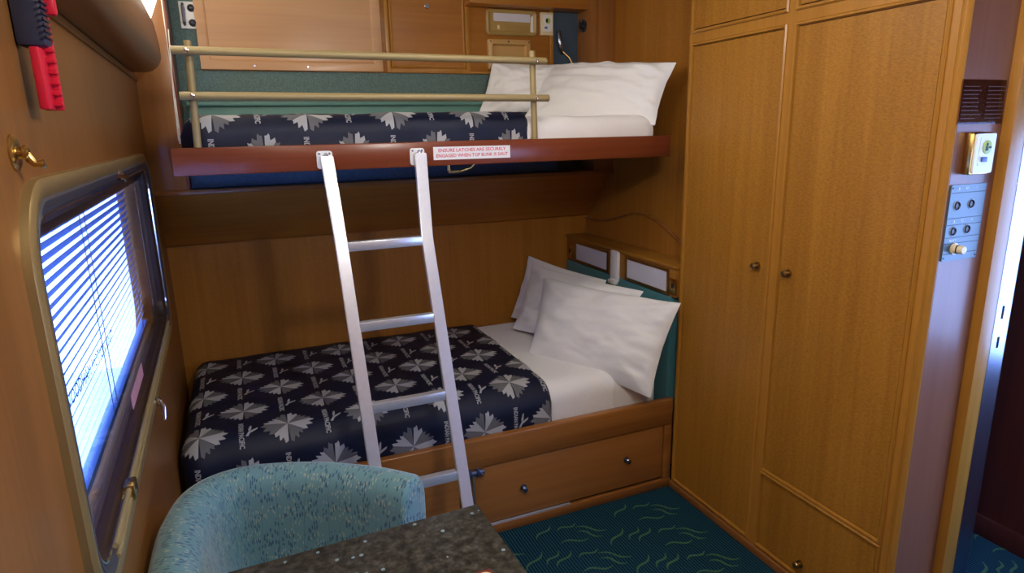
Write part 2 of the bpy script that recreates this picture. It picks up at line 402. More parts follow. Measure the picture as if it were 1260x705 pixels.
# woven wave strokes of the carpet: flat print, one lattice over the floor
tile = [(1.493,1.916,1.592,1.991),(1.580,1.915,1.654,1.970),(1.608,1.887,1.699,1.949),(1.710,1.903,1.803,1.918),(1.791,1.894,1.898,1.825),
        (1.785,1.864,1.863,1.796),(1.688,1.824,1.805,1.807)]
bm = B()
for i in range(-3, 4):
    for j in range(-1, 6):
        for (x0, y0, x1, y1) in tile:
            ox, oy = -0.372*i, -0.186*j+0.186
            a = Vector((x0+ox, y0+oy, 0)); b = Vector((x1+ox, y1+oy, 0)); d = b-a; pn = Vector((-d.y, d.x, 0)).normalized()
            if not (0.6 < a.x < 2.85 and 0.9 < a.y < 2.14 and b.y < 2.15): continue
            if 1.95 < b.x and a.x < 2.36 and a.y > 1.1: continue
            L = []; R_ = []
            for k in range(11):
                t = k/10; w = 0.0058*math.sin(PI*min(max(t, .06), .94))**0.6
                c = a+d*t+pn*0.010*math.sin(2*PI*t)
                L.append(bm.verts.new(c+pn*w+Vector((0, 0, .0012)))); R_.append(bm.verts.new(c-pn*w+Vector((0, 0, .0012))))
            for k in range(10): bm.faces.new((L[k], L[k+1], R_[k+1], R_[k]))
o = build('woven_motif', bm, 'carpet_motif', FL); o['kind'] = 'stuff'

# window wall with its rounded opening
W0, W1, WZ0, WZ1, WR = 0.985, 2.76, 0.90, 1.565, 0.13
hole = rrect(W0+.012, W1-.012, WZ0+.012, WZ1-.012, WR-.012, 10)
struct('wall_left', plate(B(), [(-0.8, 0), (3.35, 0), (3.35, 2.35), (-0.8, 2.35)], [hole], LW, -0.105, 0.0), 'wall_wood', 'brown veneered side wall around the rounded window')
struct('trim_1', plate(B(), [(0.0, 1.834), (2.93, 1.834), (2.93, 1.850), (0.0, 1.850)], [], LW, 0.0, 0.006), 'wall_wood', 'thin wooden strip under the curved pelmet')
# back wall of the lower berth, recess above
struct('wall_back', box1((-0.10, 3.20, 0.0), (2.12, 3.25, 1.16)), 'back_wood', 'brown veneered wall behind the lower bed')
struct('wall_recess', box1((-0.10, 3.13, 1.42), (2.12, 3.20, 2.35)), 'back_wood', 'wooden back of the upper bunk recess')
struct('ceiling', box1((-0.15, -2.6, 2.33), (2.92, 3.35, 2.38)), 'ceiling_white', 'pale cabin ceiling')
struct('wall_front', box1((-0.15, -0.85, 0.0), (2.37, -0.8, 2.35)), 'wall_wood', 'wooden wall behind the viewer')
struct('wall_right', box1((2.10, 2.182, 0.0), (2.15, 3.35, 2.35)), 'back_wood', 'veneered wall at the head end of the bunks')
struct('wall_door', box1((2.33, -0.8, 0.0), (2.37, -0.45, 2.35)), 'passage_wood', 'wall beside the cabin door behind the viewer')
struct('wall_over_door', box1((2.33, -0.45, 2.02), (2.37, 1.09, 2.35)), 'passage_wood', 'panel above the cabin door')
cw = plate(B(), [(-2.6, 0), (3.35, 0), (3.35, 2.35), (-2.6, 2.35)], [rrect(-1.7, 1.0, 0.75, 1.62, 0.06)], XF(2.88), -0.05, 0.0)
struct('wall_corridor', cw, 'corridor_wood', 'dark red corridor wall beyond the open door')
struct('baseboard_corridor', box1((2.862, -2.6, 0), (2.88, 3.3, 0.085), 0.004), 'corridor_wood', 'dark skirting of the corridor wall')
bm = B(); ringrect(bm, XF(2.88), -1.73, 1.03, 0.72, 1.65, [(0, -.04), (0, .012), (.035, .012), (.04, -.04)], 0.07)
w2 = struct('window_2', bm, 'steel', 'corridor window opposite the cabin door')
build('pane', plate(B(), rrect(-1.7, 1.0, 0.75, 1.62, 0.06), [], XF(2.90), 0, 0.004), 'window_glass', w2)
# platform outside
struct('ground', box1((-6, -6, -1.25), (9, 9, -1.2)), 'platform', 'pale station platform outside')

# recess frame: two posts, slanted board, ledge
bm = B(); box(bm, (-0.06, 2.93, 1.40), (0.088, 2.95, 2.33), .002)
struct('trim_2', bm, 'post_wood', 'wooden post left of the upper bunk recess')
bm = B(); box(bm, (0.088, 2.926, 1.412), (0.098, 3.13, 2.33), .002)
struct('trim_3', bm, 'mahogany_x', 'reddish inner edge of the left recess post')
bm = B(); box(bm, (1.995, 2.93, 1.40), (2.10, 2.95, 2.33), .002); box(bm, (1.985, 2.926, 1.40), (1.997, 3.13, 2.33), .002)
struct('trim_4', bm, 'post_wood', 'wooden post right of the upper bunk recess')
bm = B()
hexa(bm, [(-.065, 3.17, 1.150), (2.10, 3.17, 1.150), (2.10, 3.20, 1.150), (-.07, 3.20, 1.150),
          (-.06, 2.935, 1.395), (2.10, 2.935, 1.395), (2.10, 2.97, 1.395), (-.065, 2.97, 1.395)], .008)
struct('trim_5', bm, 'dark_wood_x', 'slanting brown board above the lower bed')
struct('trim_7', box1((-.06, 2.915, 1.392), (2.10, 2.96, 1.412), .004), 'rail_wood_x', 'horizontal ledge on top of the slanting board')
struct('trim_8', box1((-.05, 2.95, 1.40), (2.1, 3.13, 1.41)), 'dark_wood_x', 'floor of the recess behind the bunk')

# waved raised panel on the head wall, with its bead
wav = spline([(3.20, 1.128, 0), (3.08, 1.127, 0), (2.98, 1.137, 0), (2.86, 1.166, 0), (2.74, 1.199, 0), (2.65, 1.209, 0), (2.56, 1.201, 0), (2.46, 1.170, 0), (2.36, 1.125, 0), (2.27, 1.085, 0), (2.19, 1.06, 0)], 4)
wp = [(p.x, p.y) for p in wav]
struct('trim_9', plate(B(), wp+[(2.19, 0.3), (3.20, 0.3)], [], XF(2.10), 0.0, 0.008), 'back_wood', 'waved lower panel of the head wall')
struct('trim_10', tube(B(), [(2.092, a, b) for a, b in wp], 0.0075, 8), 'rail_wood_x', 'curved bead along the waved panel')

# passage end panel and door jamb
struct('wall_passage', box1((1.985, 1.100, 0.0), (2.20, 1.118, 2.33)), 'passage_wood', 'narrow reddish wood panel between wardrobe and doorway')
struct('trim_11', box1((2.165, 1.072, 0.0), (2.222, 1.118, 2.33), .003), 'gold_trim', 'light wooden door stop beside the switch panel')
j = struct('door_1', box1((2.222, 1.092, 0.0), (2.262, 1.118, 2.33), .002), 'bronze', 'bronze jamb of the open doorway')
bm = plate(B(), [(2.262, 0.0), (2.330, 0.0), (2.330, 2.33), (2.262, 2.33)],
           [[(2.288, 1.055), (2.300, 1.055), (2.300, 1.095), (2.288, 1.095)], [(2.288, 0.965), (2.300, 0.965), (2.300, 1.000), (2.288, 1.000)]], YF(1.100), 0.0, 0.006)
build('strike_strip', bm, 'steel', j, smooth=False)
bm = B()
for z in (0.45, 0.95, 1.45, 1.95):
    lathe(bm, (2.250, 1.092, z), (0, -1, 0), [(0, .004), (.002, .004), (.003, .002)], 10)
build('screws', bm, 'steel', j)
build('jamb_edge', box1((2.330, 1.098, 0.0), (2.342, 1.14, 2.33), .002), 'black_plastic', j)
build('jamb_backing', box1((2.262, 1.101, 0.0), (2.330, 1.118, 2.33)), 'black_plastic', j)

# ------------------------------------------------------------------ window in the side wall
wprof = [(-.004, 0.0), (-.002, .010), (.005, .015), (.018, .015), (.026, .010)]
w1 = struct('window_1', ringrect(B(), LW, W0, W1, WZ0, WZ1, wprof, WR, 12), 'gold_anod', 'rounded gold framed window in the side wall')
build('gasket', ringrect(B(), LW, W0+.025, W1-.025, WZ0+.025, WZ1-.025, [(0, .011), (.004, .014), (.014, .012), (.022, .004)], WR-.025, 12), 'gasket', w1)
build('inner_frame', ringrect(B(), LW, W0+.047, W1-.047, WZ0+.047, WZ1-.047, [(0, .005), (.002, .008), (.005, .008), (.007, .004)], WR-.047, 12), 'chrome', w1)
build('inner_lip', ringrect(B(), LW, W0+.054, W1-.054, WZ0+.054, WZ1-.054, [(0, .004), (.012, -.004), (.014, -.02)], WR-.054, 12), 'bronze', w1)
build('reveal', ringrect(B(), LW, W0+.010, W1-.010, WZ0+.010, WZ1-.010, [(0, -.02), (0, -.105)], WR-.010, 12), 'reveal_metal', w1)
build('pane', plate(B(), rrect(W0+.055, W1-.055, WZ0+.055, WZ1-.055, WR-.055), [], LW, -.020, -.016), 'window_glass', w1)
o = build('outer_pane', plate(B(), rrect(W0+.012, W1-.012, WZ0+.012, WZ1-.012, WR-.012), [], LW, -.104, -.100), 'window_glass', w1)
build('header', plate(B(), rrect(W0+.05, W1-.06, WZ1-.092, WZ1-.052, .015), [], LW, -.060, -.022), 'bronze', w1)
bm = B()
for k in range(56):
    s = W0+.12+k*.0175
    lathe(bm, LW(s, WZ1-.062, -.012), (0, 1, 0), [(0, .0015), (.003, .0032), (.008, .0032), (.011, .0015)], 6)
o = build('bead_chain', bm, 'chrome', w1); o['kind'] = 'stuff'
bm = tube(B(), [LW(1.86, 1.528, -.004), LW(1.92, 1.532, .010), LW(2.00, 1.522, .016), LW(2.06, 1.508, .012)], [.006, .010, .009, .004], 10)
lathe(bm, LW(1.93, 1.53, -.016), (1, 0, 0), [(0, .012), (.022, .012), (.026, .008)], 14)
build('latch', bm, 'chrome', w1)
for zz in (WZ0+.036, WZ0+.056):
    build('bottom_track', tube(B(), [LW(1.13, zz, .013), LW(1.8, zz, .013), LW(2.60, zz, .013)], .0050, 8), 'gold_paint', w1)
build('catch', box1(LW(1.32, .930, .002), LW(1.36, .965, .024), .004), 'brass', w1)
bm = B(); lathe(bm, LW(1.90, .912, .010), (1, 0, 0), [(0, .013), (.012, .013), (.016, .009)], 14)
tube(bm, [LW(1.90, .915, .024), LW(1.895, .895, .032), LW(1.885, .862, .030)], [.006, .0075, .006], 10)
build('handle', bm, 'chrome', w1)
build('lettering', text_bm('WOODHAM MOTION UNIT', LW, 1.37, 1.203, .036, -.0155, width=.50, rot=-.05), 'blue_ink', w1)
build('sticker', plate(B(), rrect(1.72, 1.98, .962, 1.005, .006), [], LW, -.0155, -.0148), 'pink_paper', w1)
# blind between the panes
bl = thing('venetian_blind', 'half open blue venetian blind between the panes of the rounded window', 'blind', LW(1.89, .93, -.078))
slat_me = None
NS = 24; P0, PD = 0.968, 0.0228
for k in range(NS):
    z = P0+k*PD; t = math.radians(62); w = .0125
    bm = B(); rows = []
    for s in (W0+.02, W1-.02):
        r_ = []
        for q in (-1, -.33, .33, 1):
            n = -.078+q*w*math.cos(t); zz = z+q*w*math.sin(t)
            bow = .0012*(1-q*q); n -= bow*math.sin(t); zz += bow*math.cos(t)
            r_.append(bm.verts.new(LW(s, zz, n)))
        rows.append(r_)
    for i in range(3): bm.faces.new((rows[0][i], rows[0][i+1], rows[1][i+1], rows[1][i]))
    if slat_me is None:
        o = build('slat', bm, 'slat_blue', bl); slat_me = o.data
    else:
        bm.free(); o = bpy.data.objects.new('slat', slat_me); C.objects.link(o); o.parent = bl; o.location = (0, 0, k*PD)
build('head_rail', plate(B(), rrect(W0+.02, W1-.02, 1.512, 1.540, .004), [], LW, -.093, -.063), 'slat_blue', bl)
build('bottom_rail', plate(B(), rrect(W0+.025, W1-.025, .930, .946, .004), [], LW, -.090, -.066), 'slat_blue', bl)
for s in (1.13, 1.77, 1.83, 2.55):
    build('ladder_cord', tube(B(), [LW(s, .94, -.064), LW(s, 1.2, -.064), LW(s, 1.52, -.064)], .0011, 5), 'cord', bl)

# pelmet with a cove lamp above it
def LWs(prof, s0, s1, bm=None, round_end=0.0):
    bm = bm or B(); rings = []
    st = [(s0, 1.0), (s1-.03, 1.0), (s1-.012, .99), (s1-.003, .95), (s1, .86)] if round_end else [(s0, 1.0), (s1, 1.0)]
    cn = sum(p[0] for p in prof)/len(prof)*.3; cz = max(p[1] for p in prof)
    for s, k in st: rings.append([bm.verts.new(LW(s, cz+(z-cz)*k, cn+(n-cn)*k)) for n, z in prof])
    m = len(prof)
    for a, b in zip(rings, rings[1:]):
        for i in range(m): bm.faces.new((a[i], a[(i+1) % m], b[(i+1) % m], b[i]))
    bm.faces.new(rings[0]); bm.faces.new(rings[-1][::-1])
    return bm
pel = [(0.0, 1.852), (.030, 1.852)]+[(.045+.062*math.sin(t), 1.914-.062*math.cos(t)) for t in [PI*.5*k/10 for k in range(0, 11)]]+[(.106, 1.95), (.098, 2.018), (.086, 2.018), (0.0, 2.0)]
pm = thing('window_pelmet', 'rounded brown wooden pelmet running along the wall over the window', 'pelmet', LW(1.5, 1.852, 0.0))
build('cover', LWs(pel, -0.3, 2.78, None, 1), 'dark_wood_y' if 'dark_wood_y' in M else 'kick_wood_y', pm)
cl = thing('cove_lamp', 'glowing warm white lamp strip above the wooden pelmet', 'lamp', LW(1.5, 2.018, .03))
build('diffuser', LWs([(.010, 2.022), (.084, 2.022), (.20, 2.29), (.17, 2.31), (.010, 2.31)], -0.25, 2.765), 'cove_diffuser', cl)
t = thing('ceiling_lamp', 'flat ceiling lamp in front of the bunks, outside the view', 'lamp', (1.15, 1.75, 2.33))
build('frame', ringrect(B(), lambda a, b, h: Vector((a, b, 2.33-h)), .86, 1.44, 1.57, 1.93, [(0, 0), (0, .03), (.03, .03), (.035, 0)], 0.02), 'gold_anod', t)
build('diffuser', plate(B(), rrect(.89, 1.41, 1.60, 1.90, .01), [], lambda a, b, h: Vector((a, b, 2.33-h)), 0.0, .022), 'lamp_diffuser', t)
t = thing('globe_lamp', 'drop ceiling lamp near the viewer, outside the view', 'lamp', (0.95, 0.45, 2.33))
build('stem', lathe(B(), (.95, .45, 2.33), (0, 0, -1), [(0, .05), (.01, .05), (.015, .010), (.10, .010), (.11, .04), (.115, .04)], 20), 'brass', t)

# ------------------------------------------------------------------ wardrobe
XW = 1.975
wd = thing('wardrobe', 'tall golden wood wardrobe with two doors and brass knobs', 'wardrobe', (2.15, 1.65, 0))
DOORS = [(1.692, 2.150, .052, 1.925), (1.158, 1.634, .372, 1.925), (1.158, 1.634, .052, .345), (1.692, 2.150, 1.985, 2.28), (1.158, 1.634, 1.985, 2.28)]
bm = B(); box(bm, (XW+.022, 1.121, 0.0), (2.09, 2.177, 2.325), .001)
build('body', bm, 'kick_wood_y', wd)
build('face_frame', plate(B(), [(1.121, .0), (2.177, 0), (2.177, 2.325), (1.121, 2.325)], [rrect(*d, 0) for d in DOORS], XF(XW), -.022, 0.0), 'gold_trim', wd, smooth=False)
build('kick_board', box1((XW-.014, 1.125, 0.0), (XW+.002, 2.176, .034), .004), 'kick_wood_y', wd)
beadp = [(-.013, -.001), (-.013, .004), (-.009, .0085), (-.003, .0075), (-.001, .002), (-.001, -.001)]
def wdoor(name, y0, y1, z0, z1, knob=None, kn='knob'):
    d = build(name, plate(B(), rrect(y0+.003, y1-.003, z0+.003, z1-.003, 0), [], XF(XW), -.018, .001), 'gold_wood', wd)
    build('bead', ringrect(B(), XF(XW), y0, y1, z0, z1, beadp, 0, closed=True), 'gold_trim', d)
    if knob: build(kn, knob_bm((XW-.003, knob[0], knob[1]), (-1, 0, 0), .0125), 'old_brass', d)
    return d
wdoor('door', 1.692, 2.150, .052, 1.925, (1.735, 1.128))
wdoor('door', 1.158, 1.634, .372, 1.925, (1.592, 1.128))
wdoor('lower_door', 1.158, 1.634, .052, .345, (1.43, .098))
wdoor('upper_door', 1.692, 2.150, 1.985, 2.28)
wdoor('upper_door', 1.158, 1.634, 1.985, 2.28)
# rounded corner moulding at the near end
bm = B(); prof = [(0, 0), (-.004, .0), (-.008, .006), (-.008, .014), (-.002, .021), (.004, .023), (.009, .021), (.011, .017), (.011, 0)]
rings = [[bm.verts.new((XW+a, 1.121-b, z)) for a, b in prof] for z in (0.0, 2.325)]
for i in range(len(prof)): bm.faces.new((rings[0][i], rings[0][(i+1) % len(prof)], rings[1][(i+1) % len(prof)], rings[1][i]))
bm.faces.new(rings[0]); bm.faces.new(rings[1][::-1])
build('corner_moulding', bm, 'gold_trim', wd)
# hidden structural fill beside the wardrobe (its carcass behind the end panel)
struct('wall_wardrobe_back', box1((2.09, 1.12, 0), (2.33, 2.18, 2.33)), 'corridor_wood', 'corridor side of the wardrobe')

# ------------------------------------------------------------------ switch panel items
pl = thing('switch_plate', 'blue grey plate with four sockets and a cream knob on the passage panel', 'switch plate', (2.058, 1.100, 1.255))
PY = YF(1.100)
build('plate', plate(B(), rrect(1.990, 2.132, 1.255, 1.458, .004), [], PY, 0, .004), 'plate_blue', pl)
bm = B()
for z in (1.437, 1.370, 1.352, 1.318, 1.302, 1.274): box(bm, (1.992, 1.0955, z-.0008), (2.130, 1.0962, z+.0008))
build('groove_lines', bm, 'dark_ink', pl)
for x, z in ((2.021, 1.403), (2.078, 1.405), (2.019, 1.335), (2.076, 1.337)):
    s = build('socket', lathe(B(), (x, 1.096, z), (0, -1, 0), [(0, .011), (.003, .011), (.004, .009), (.001, .007), (.001, .001)], 18), 'black_plastic', pl)
    build('socket_ring', tube(B(), [(x+.0125*math.cos(t), 1.0955, z+.0125*math.sin(t)) for t in [2*PI*q/20 for q in range(21)]], .0012, 6, cap=False), 'ring_grey', s)
k = build('volume_knob', lathe(B(), (2.033, 1.096, 1.287), (0, -1, 0), [(0, .016), (.004, .016), (.0045, .012), (.026, .0115), (.028, .010)], 20), 'cream_plastic', pl)
build('knob_ring', lathe(B(), (2.033, 1.085, 1.287), (0, -1, 0), [(0, .0122), (.003, .0122), (.0032, .0118)], 20), 'black_plastic', k)
bm = B()
for x, z, t in ((2.018, 1.4475, 'LB'), (2.053, 1.448, 'RD'), (2.088, 1.4485, '- +'), (2.016, 1.361, 'LB'), (2.051, 1.3615, 'RD'), (2.088, 1.362, '- +'), (2.023, 1.310, 'AUX 1')):
    text_bm(t, PY, x, z, .010, .0047, bm=bm)
build('lettering', bm, 'white_plastic', pl)
bm = B()
for x, z in ((1.996, 1.450), (1.996, 1.263), (2.126, 1.263)): lathe(bm, (x, 1.096, z), (0, -1, 0), [(0, .0025), (.001, .0025)], 8)
build('screws', bm, 'dark_ink', pl)

cb = thing('call_button', 'gold edged white call button box on the passage panel above the sockets', 'call button', (2.058, 1.100, 1.485))
build('case', box1((2.018, 1.076, 1.484), (2.104, 1.100, 1.592), .006), 'brass', cb)
build('face', plate(B(), rrect(2.024, 2.1, 1.488, 1.588, .005), [], YF(1.076), 0, .005), 'white_plastic', cb)
build('panel', plate(B(), rrect(2.038, 2.091, 1.508, 1.580, .004), [], YF(1.071), 0, .001), 'white_metal', cb)
build('button', lathe(B(), (2.065, 1.070, 1.554), (0, -1, 0), [(0, .017), (.002, .017), (.003, .015)], 24), 'green_mark', cb)
bm = B(); lathe(bm, (2.061, 1.067, 1.561), (0, -1, 0), [(0, .004), (.0008, .004)], 12)
plate(bm, [(2.055, 1.545), (2.067, 1.545), (2.065, 1.557), (2.057, 1.557)], [], YF(1.067), 0, .0008)
plate(bm, [(2.069, 1.551), (2.078, 1.551), (2.078, 1.556), (2.069, 1.556)], [], YF(1.067), 0, .0008)
build('person_sign', bm, 'dark_ink', cb)
build('reset_button', box1((2.048, 1.066, 1.517), (2.068, 1.071, 1.529), .001), 'blue_mark', cb)

nt = thing('notice_plate', 'clear smoked acrylic notice with fine print above the call button', 'notice', (2.058, 1.100, 1.612))
build('acrylic', plate(B(), [(1.976, 1.612), (2.154, 1.612), (2.15, 1.722), (1.976, 1.722)], [], PY, .0005, .004), 'smoked_acrylic', nt)
bm = B()
for col in range(2):
    for r_ in range(9):
        x0 = 1.984+col*.095; w = .068+random.uniform(-.015, .008); z = 1.705-r_*.0098; x = x0
        while x < x0+w:
            ww = random.uniform(.002, .007); box(bm, (x, 1.0953, z-.0009), (x+ww, 1.0958, z+.0009)); x += ww+.0022
build('fine_print', bm, 'brown_ink', nt)

# ------------------------------------------------------------------ hammer and hook on the window wall
hm = thing('emergency_hammer', 'red serrated window hammer in a black holder on the side wall', 'hammer', LW(1.14, 1.66, 0))
bm = B(); box(bm, LW(1.165, 1.752, 0), LW(1.212, 1.845, .040), .008)
build('holder', bm, 'slate_plastic', hm)
bm = B()
for k in range(7): box(bm, LW(1.158, 1.764+k*.008, .0395), LW(1.195, 1.767+k*.008, .0425))
build('grip_rib', bm, 'black_plastic', hm)
bm = B(); box(bm, LW(1.160, 1.664, .016), LW(1.205, 1.752, .030), .003)
box(bm, LW(1.200, 1.664, .014), LW(1.212, 1.83, .040), .003)
for k in range(9): box(bm, LW(1.190, 1.670+k*.0155, .026), LW(1.204, 1.677+k*.0155, .041), .001)
box(bm, LW(1.196, 1.800, .030), LW(1.216, 1.832, .052), .005)
build('handle', bm, 'red_plastic', hm)
bm = B(); tube(bm, [LW(1.205, 1.825, .046), LW(1.20, 1.846, .048)], .008, 10)
build('head', bm, 'chrome', hm)

hk = thing('coat_hook', 'small brass coat hook on the side wall above the window corner', 'hook', LW(1.045, 1.605, 0))
build('rosette', lathe(B(), LW(1.045, 1.605, 0), (1, 0, 0), [(0, .024), (.003, .024), (.005, .020), (.006, .012)], 24), 'brass', hk)
build('stem', lathe(B(), LW(1.045, 1.605, .005), (1, 0, 0), [(0, .009), (.006, .008), (.007, .010), (.011, .010), (.013, .006)], 18), 'brass', hk)
build('arm', tube(B(), [LW(1.045, 1.603, .014), LW(1.045, 1.595, .018), LW(1.045, 1.590, .022), LW(1.045, 1.589, .028), LW(1.045, 1.590, .033)], [.0055, .0055, .005, .005, .006], 12), 'brass', hk)

# ------------------------------------------------------------------ recess lockers
LK = thing('locker_unit', 'wall lockers of pale and reddish wood above the upper bunk', 'locker', (1.0, 3.13, 1.895))
build('backing', box1((.19, 3.105, 1.893), (1.835, 3.13, 2.33), .001), 'locker_wood_x', LK)
YL = YF(3.105)
p = build('pale_panel', plate(B(), rrect(.232, .915, 1.928, 2.30, 0), [], YL, 0, .006), 'locker_pale_x', LK)
bm = ringrect(B(), YL, .190, .955, 1.897, 2.325, [(0, 0), (0, .014), (.030, .016), (.042, .008), (.042, 0)], 0)
build('pale_frame', bm, 'locker_pale_x', LK)
d = build('locker_door', plate(B(), rrect(1.010, 1.360, 1.917, 2.30, 0), [], YL, 0, .006), 'locker_wood_x', LK)
bm = ringrect(B(), YL, .975, 1.385, 1.895, 2.325, [(0, 0), (0, .010), (.010, .013), (.018, .010), (.022, .003), (.028, .010), (.034, .008), (.036, 0)], 0)
build('bead', bm, 'gold_trim', d)
build('lock', lathe(B(), (1.180, 3.099, 2.192), (0, -1, 0), [(0, .012), (.004, .012), (.006, .010), (.006, .005), (.004, .004)], 18), 'chrome', d)
bm = B(); box(bm, (1.815, 3.088, 1.9), (1.835, 3.105, 2.33), .003); box(bm, (1.385, 3.094, 1.895), (1.82, 3.105, 1.905), .002)
build('edge_strip', bm, 'gold_trim', LK)
bm = B()
for x in (.40, .62): lathe(bm, (x, 3.090, 1.912), (0, -1, 0), [(0, .005), (.003, .004)], 10)
build('screws', bm, 'steel', LK)
struct('trim_12', box1((1.36, 3.00, 2.20), (2.0, 3.13, 2.33), .003), 'dark_wood_x', 'dark soffit over the right lockers')
# reading light, call unit, cubby
rl_ = thing('reading_light', 'gold reading light with a long diffuser above the upper bunk pillow', 'reading light', (1.60, 3.105, 2.08))
build('case', ringrect(plate(B(), rrect(1.478, 1.736, 2.083, 2.190, .016), [], YL, 0, .012), YL, 1.472, 1.742, 2.077, 2.196, [(0, 0), (0, .016), (.006, .022), (.014, .020), (.022, .010)], .02), 'gold_plastic', rl_)
build('diffuser', plate(B(), rrect(1.510, 1.706, 2.141, 2.180, .003), [], YL, .012, .015), 'diffuser_off', rl_)
build('end_reflector', plate(B(), [(1.708, 2.098), (1.722, 2.092), (1.722, 2.176), (1.710, 2.165)], [], YL, .012, .016), 'white_metal', rl_)
build('switch', box1((1.530, 3.088, 2.104), (1.541, 3.094, 2.123), .001), 'cream_plastic', rl_)
bm = B()
for r_ in range(4): box(bm, (1.575, 3.0925, 2.100+r_*.008), (1.70, 3.0932, 2.1015+r_*.008))
build('louvre', bm, 'old_brass', rl_)
cu_ = thing('call_unit', 'small cream call button beside the reading light of the upper bunk', 'call button', (1.80, 3.105, 2.085))
build('case', box1((1.762, 3.085, 2.084), (1.832, 3.105, 2.192), .003), 'cream_plastic', cu_)
build('face', plate(B(), rrect(1.772, 1.826, 2.102, 2.180, .003), [], YF(3.085), 0, .003), 'white_plastic', cu_)
build('button', lathe(B(), (1.800, 3.082, 2.152), (0, -1, 0), [(0, .014), (.002, .014)], 20), 'green_mark', cu_)
build('person_sign', box1((1.788, 3.078, 2.144), (1.799, 3.080, 2.161)), 'dark_ink', cu_)
build('reset_button', box1((1.782, 3.079, 2.114), (1.796, 3.082, 2.124)), 'blue_mark', cu_)
cy = thing('wall_cubby', 'tan recessed tray in the locker wall below the reading light', 'tray', (1.59, 3.105, 1.95))
build('surround', ringrect(B(), YL, 1.478, 1.705, 1.915, 2.058, [(0, 0), (0, .016), (.004, .019), (.022, .019), (.026, .012), (.030, .002)], .008), 'tan_plastic', cy)
build('inside', plate(B(), rrect(1.503, 1.68, 1.94, 2.034, 0), [], YL, .001, .003), 'tan_plastic', cy)
bm = B()
for x in (1.490, 1.585, 1.695): lathe(bm, (x, 3.086, 2.047), (0, -1, 0), [(0, .0045), (.002, .004)], 10)
build('screws', bm, 'steel', cy)

# upholstered back of the recess
struct('trim_13', box1((.098, 3.106, 1.41), (1.985, 3.13, 1.895), .003), 'teal_carpet_panel', 'speckled teal fabric lining under the lockers')
struct('trim_14', box1((.098, 3.110, 1.895), (.19, 3.13, 2.33), .003), 'teal_carpet_panel', 'speckled teal fabric strip beside the pale locker')
struct('trim_15', box1((1.836, 3.112, 1.895), (1.985, 3.13, 2.2), .002), 'navy_panel', 'dark gap right of the lockers')
# latch fittings at the recess ends
lp = thing('bunk_latch', 'white bolt plate with black knobs high in the left of the recess', 'latch', (.165, 3.11, 2.05))
build('plate', box1((.135, 3.100, 2.055), (.205, 3.110, 2.160), .002), 'white_metal', lp)
for z in (2.078, 2.135): build('bolt', lathe(B(), (.180, 3.100, z), (0, -1, 0), [(0, .015), (.010, .013), (.014, .006)], 14), 'black_plastic', lp)
build('keeper', tube(B(), [(.150, 3.10, 2.15), (.150, 3.085, 2.14), (.150, 3.085, 2.08), (.150, 3.10, 2.07)], .006, 8), 'steel', lp)
lp = thing('bunk_latch', 'black and chrome latch on the right inner side of the recess', 'latch', (1.985, 3.04, 2.05))
build('boss', lathe(B(), (1.985, 3.045, 2.130), (-1, 0, 0), [(0, .03), (.006, .03), (.010, .018), (.022, .018), (.024, .012)], 18), 'black_plastic', lp)
for y, z in ((3.07, 2.155), (3.02, 2.15), (3.07, 2.105), (3.02, 2.105)):
    build('bolt', lathe(B(), (1.979, y, z), (-1, 0, 0), [(0, .007), (.004, .006)], 10), 'chrome', lp)
lp = thing('bunk_catch', 'chrome catch hanging in the dark gap beside the lockers', 'latch', (1.88, 3.11, 2.03))
build('body', tube(B(), [(1.868, 3.10, 2.11), (1.868, 3.085, 2.06), (1.876, 3.085, 2.02), (1.885, 3.10, 2.0)], [.010, .014, .012, .007], 10), 'steel', lp)
build('cable', tube(B(), [(1.88, 3.098, 2.02), (1.92, 3.08, 1.98), (1.955, 3.06, 1.90)], .004, 8), 'old_brass', lp)

# ------------------------------------------------------------------ upper bunk
ub = thing('upper_bunk', 'fold down upper bunk with a glossy mahogany front board', 'bunk', (1.0, 2.6, 1.50))
YU = 2.258
build('front_board', box1((.098, YU, 1.502), (1.962, YU+.032, 1.588), .004), 'mahogany_x', ub)
build('base', box1((.12, YU+.032, 1.515), (1.94, 2.93, 1.555)), 'navy_panel', ub)
build('end_board', box1((1.94, YU+.032, 1.505), (1.960, 2.93, 1.580), .003), 'mahogany_x', ub)
build('end_board', box1((.102, YU+.032, 1.505), (.122, 2.93, 1.580), .003), 'mahogany_x', ub)
build('under_panel', box1((.100, 2.975, 1.412), (1.80, 3.04, 1.500), .004), 'blue_panel', ub)
bm = tube(B(), [(1.005, 2.31, 1.505), (1.005, 2.31, 1.484), (1.012, 2.31, 1.475), (1.05, 2.31, 1.477), (1.09, 2.31, 1.488), (1.108, 2.31, 1.503)], [.006, .007, .006, .005, .005, .004], 10)
build('release_handle', bm, 'brass', ub)
o = build('handle_tip', lathe(B(), (1.005, 2.303, 1.478), (0, -1, 0), [(0, .007), (.006, .006)], 10), 'chrome', ub)
for x, z in ((1.71, 1.543), (.565, 1.56)): pass
# warning label
st = build('warning_label', plate(B(), [(.934, 1.523), (1.232, 1.522), (1.232, 1.567), (.934, 1.569)], [], YF(YU), 0, .0012), 'white_plastic', ub)
bm = text_bm('ENSURE LATCHES ARE SECURELY', YF(YU), 1.083, 1.5555, .0165, .0016, width=.262, bold=.0003)
text_bm('ENGAGED WHEN TOP BUNK IS SHUT', YF(YU), 1.083, 1.5365, .0165, .0016, width=.278, bm=bm, bold=.0003)
build('lettering', bm, 'red_ink', st)
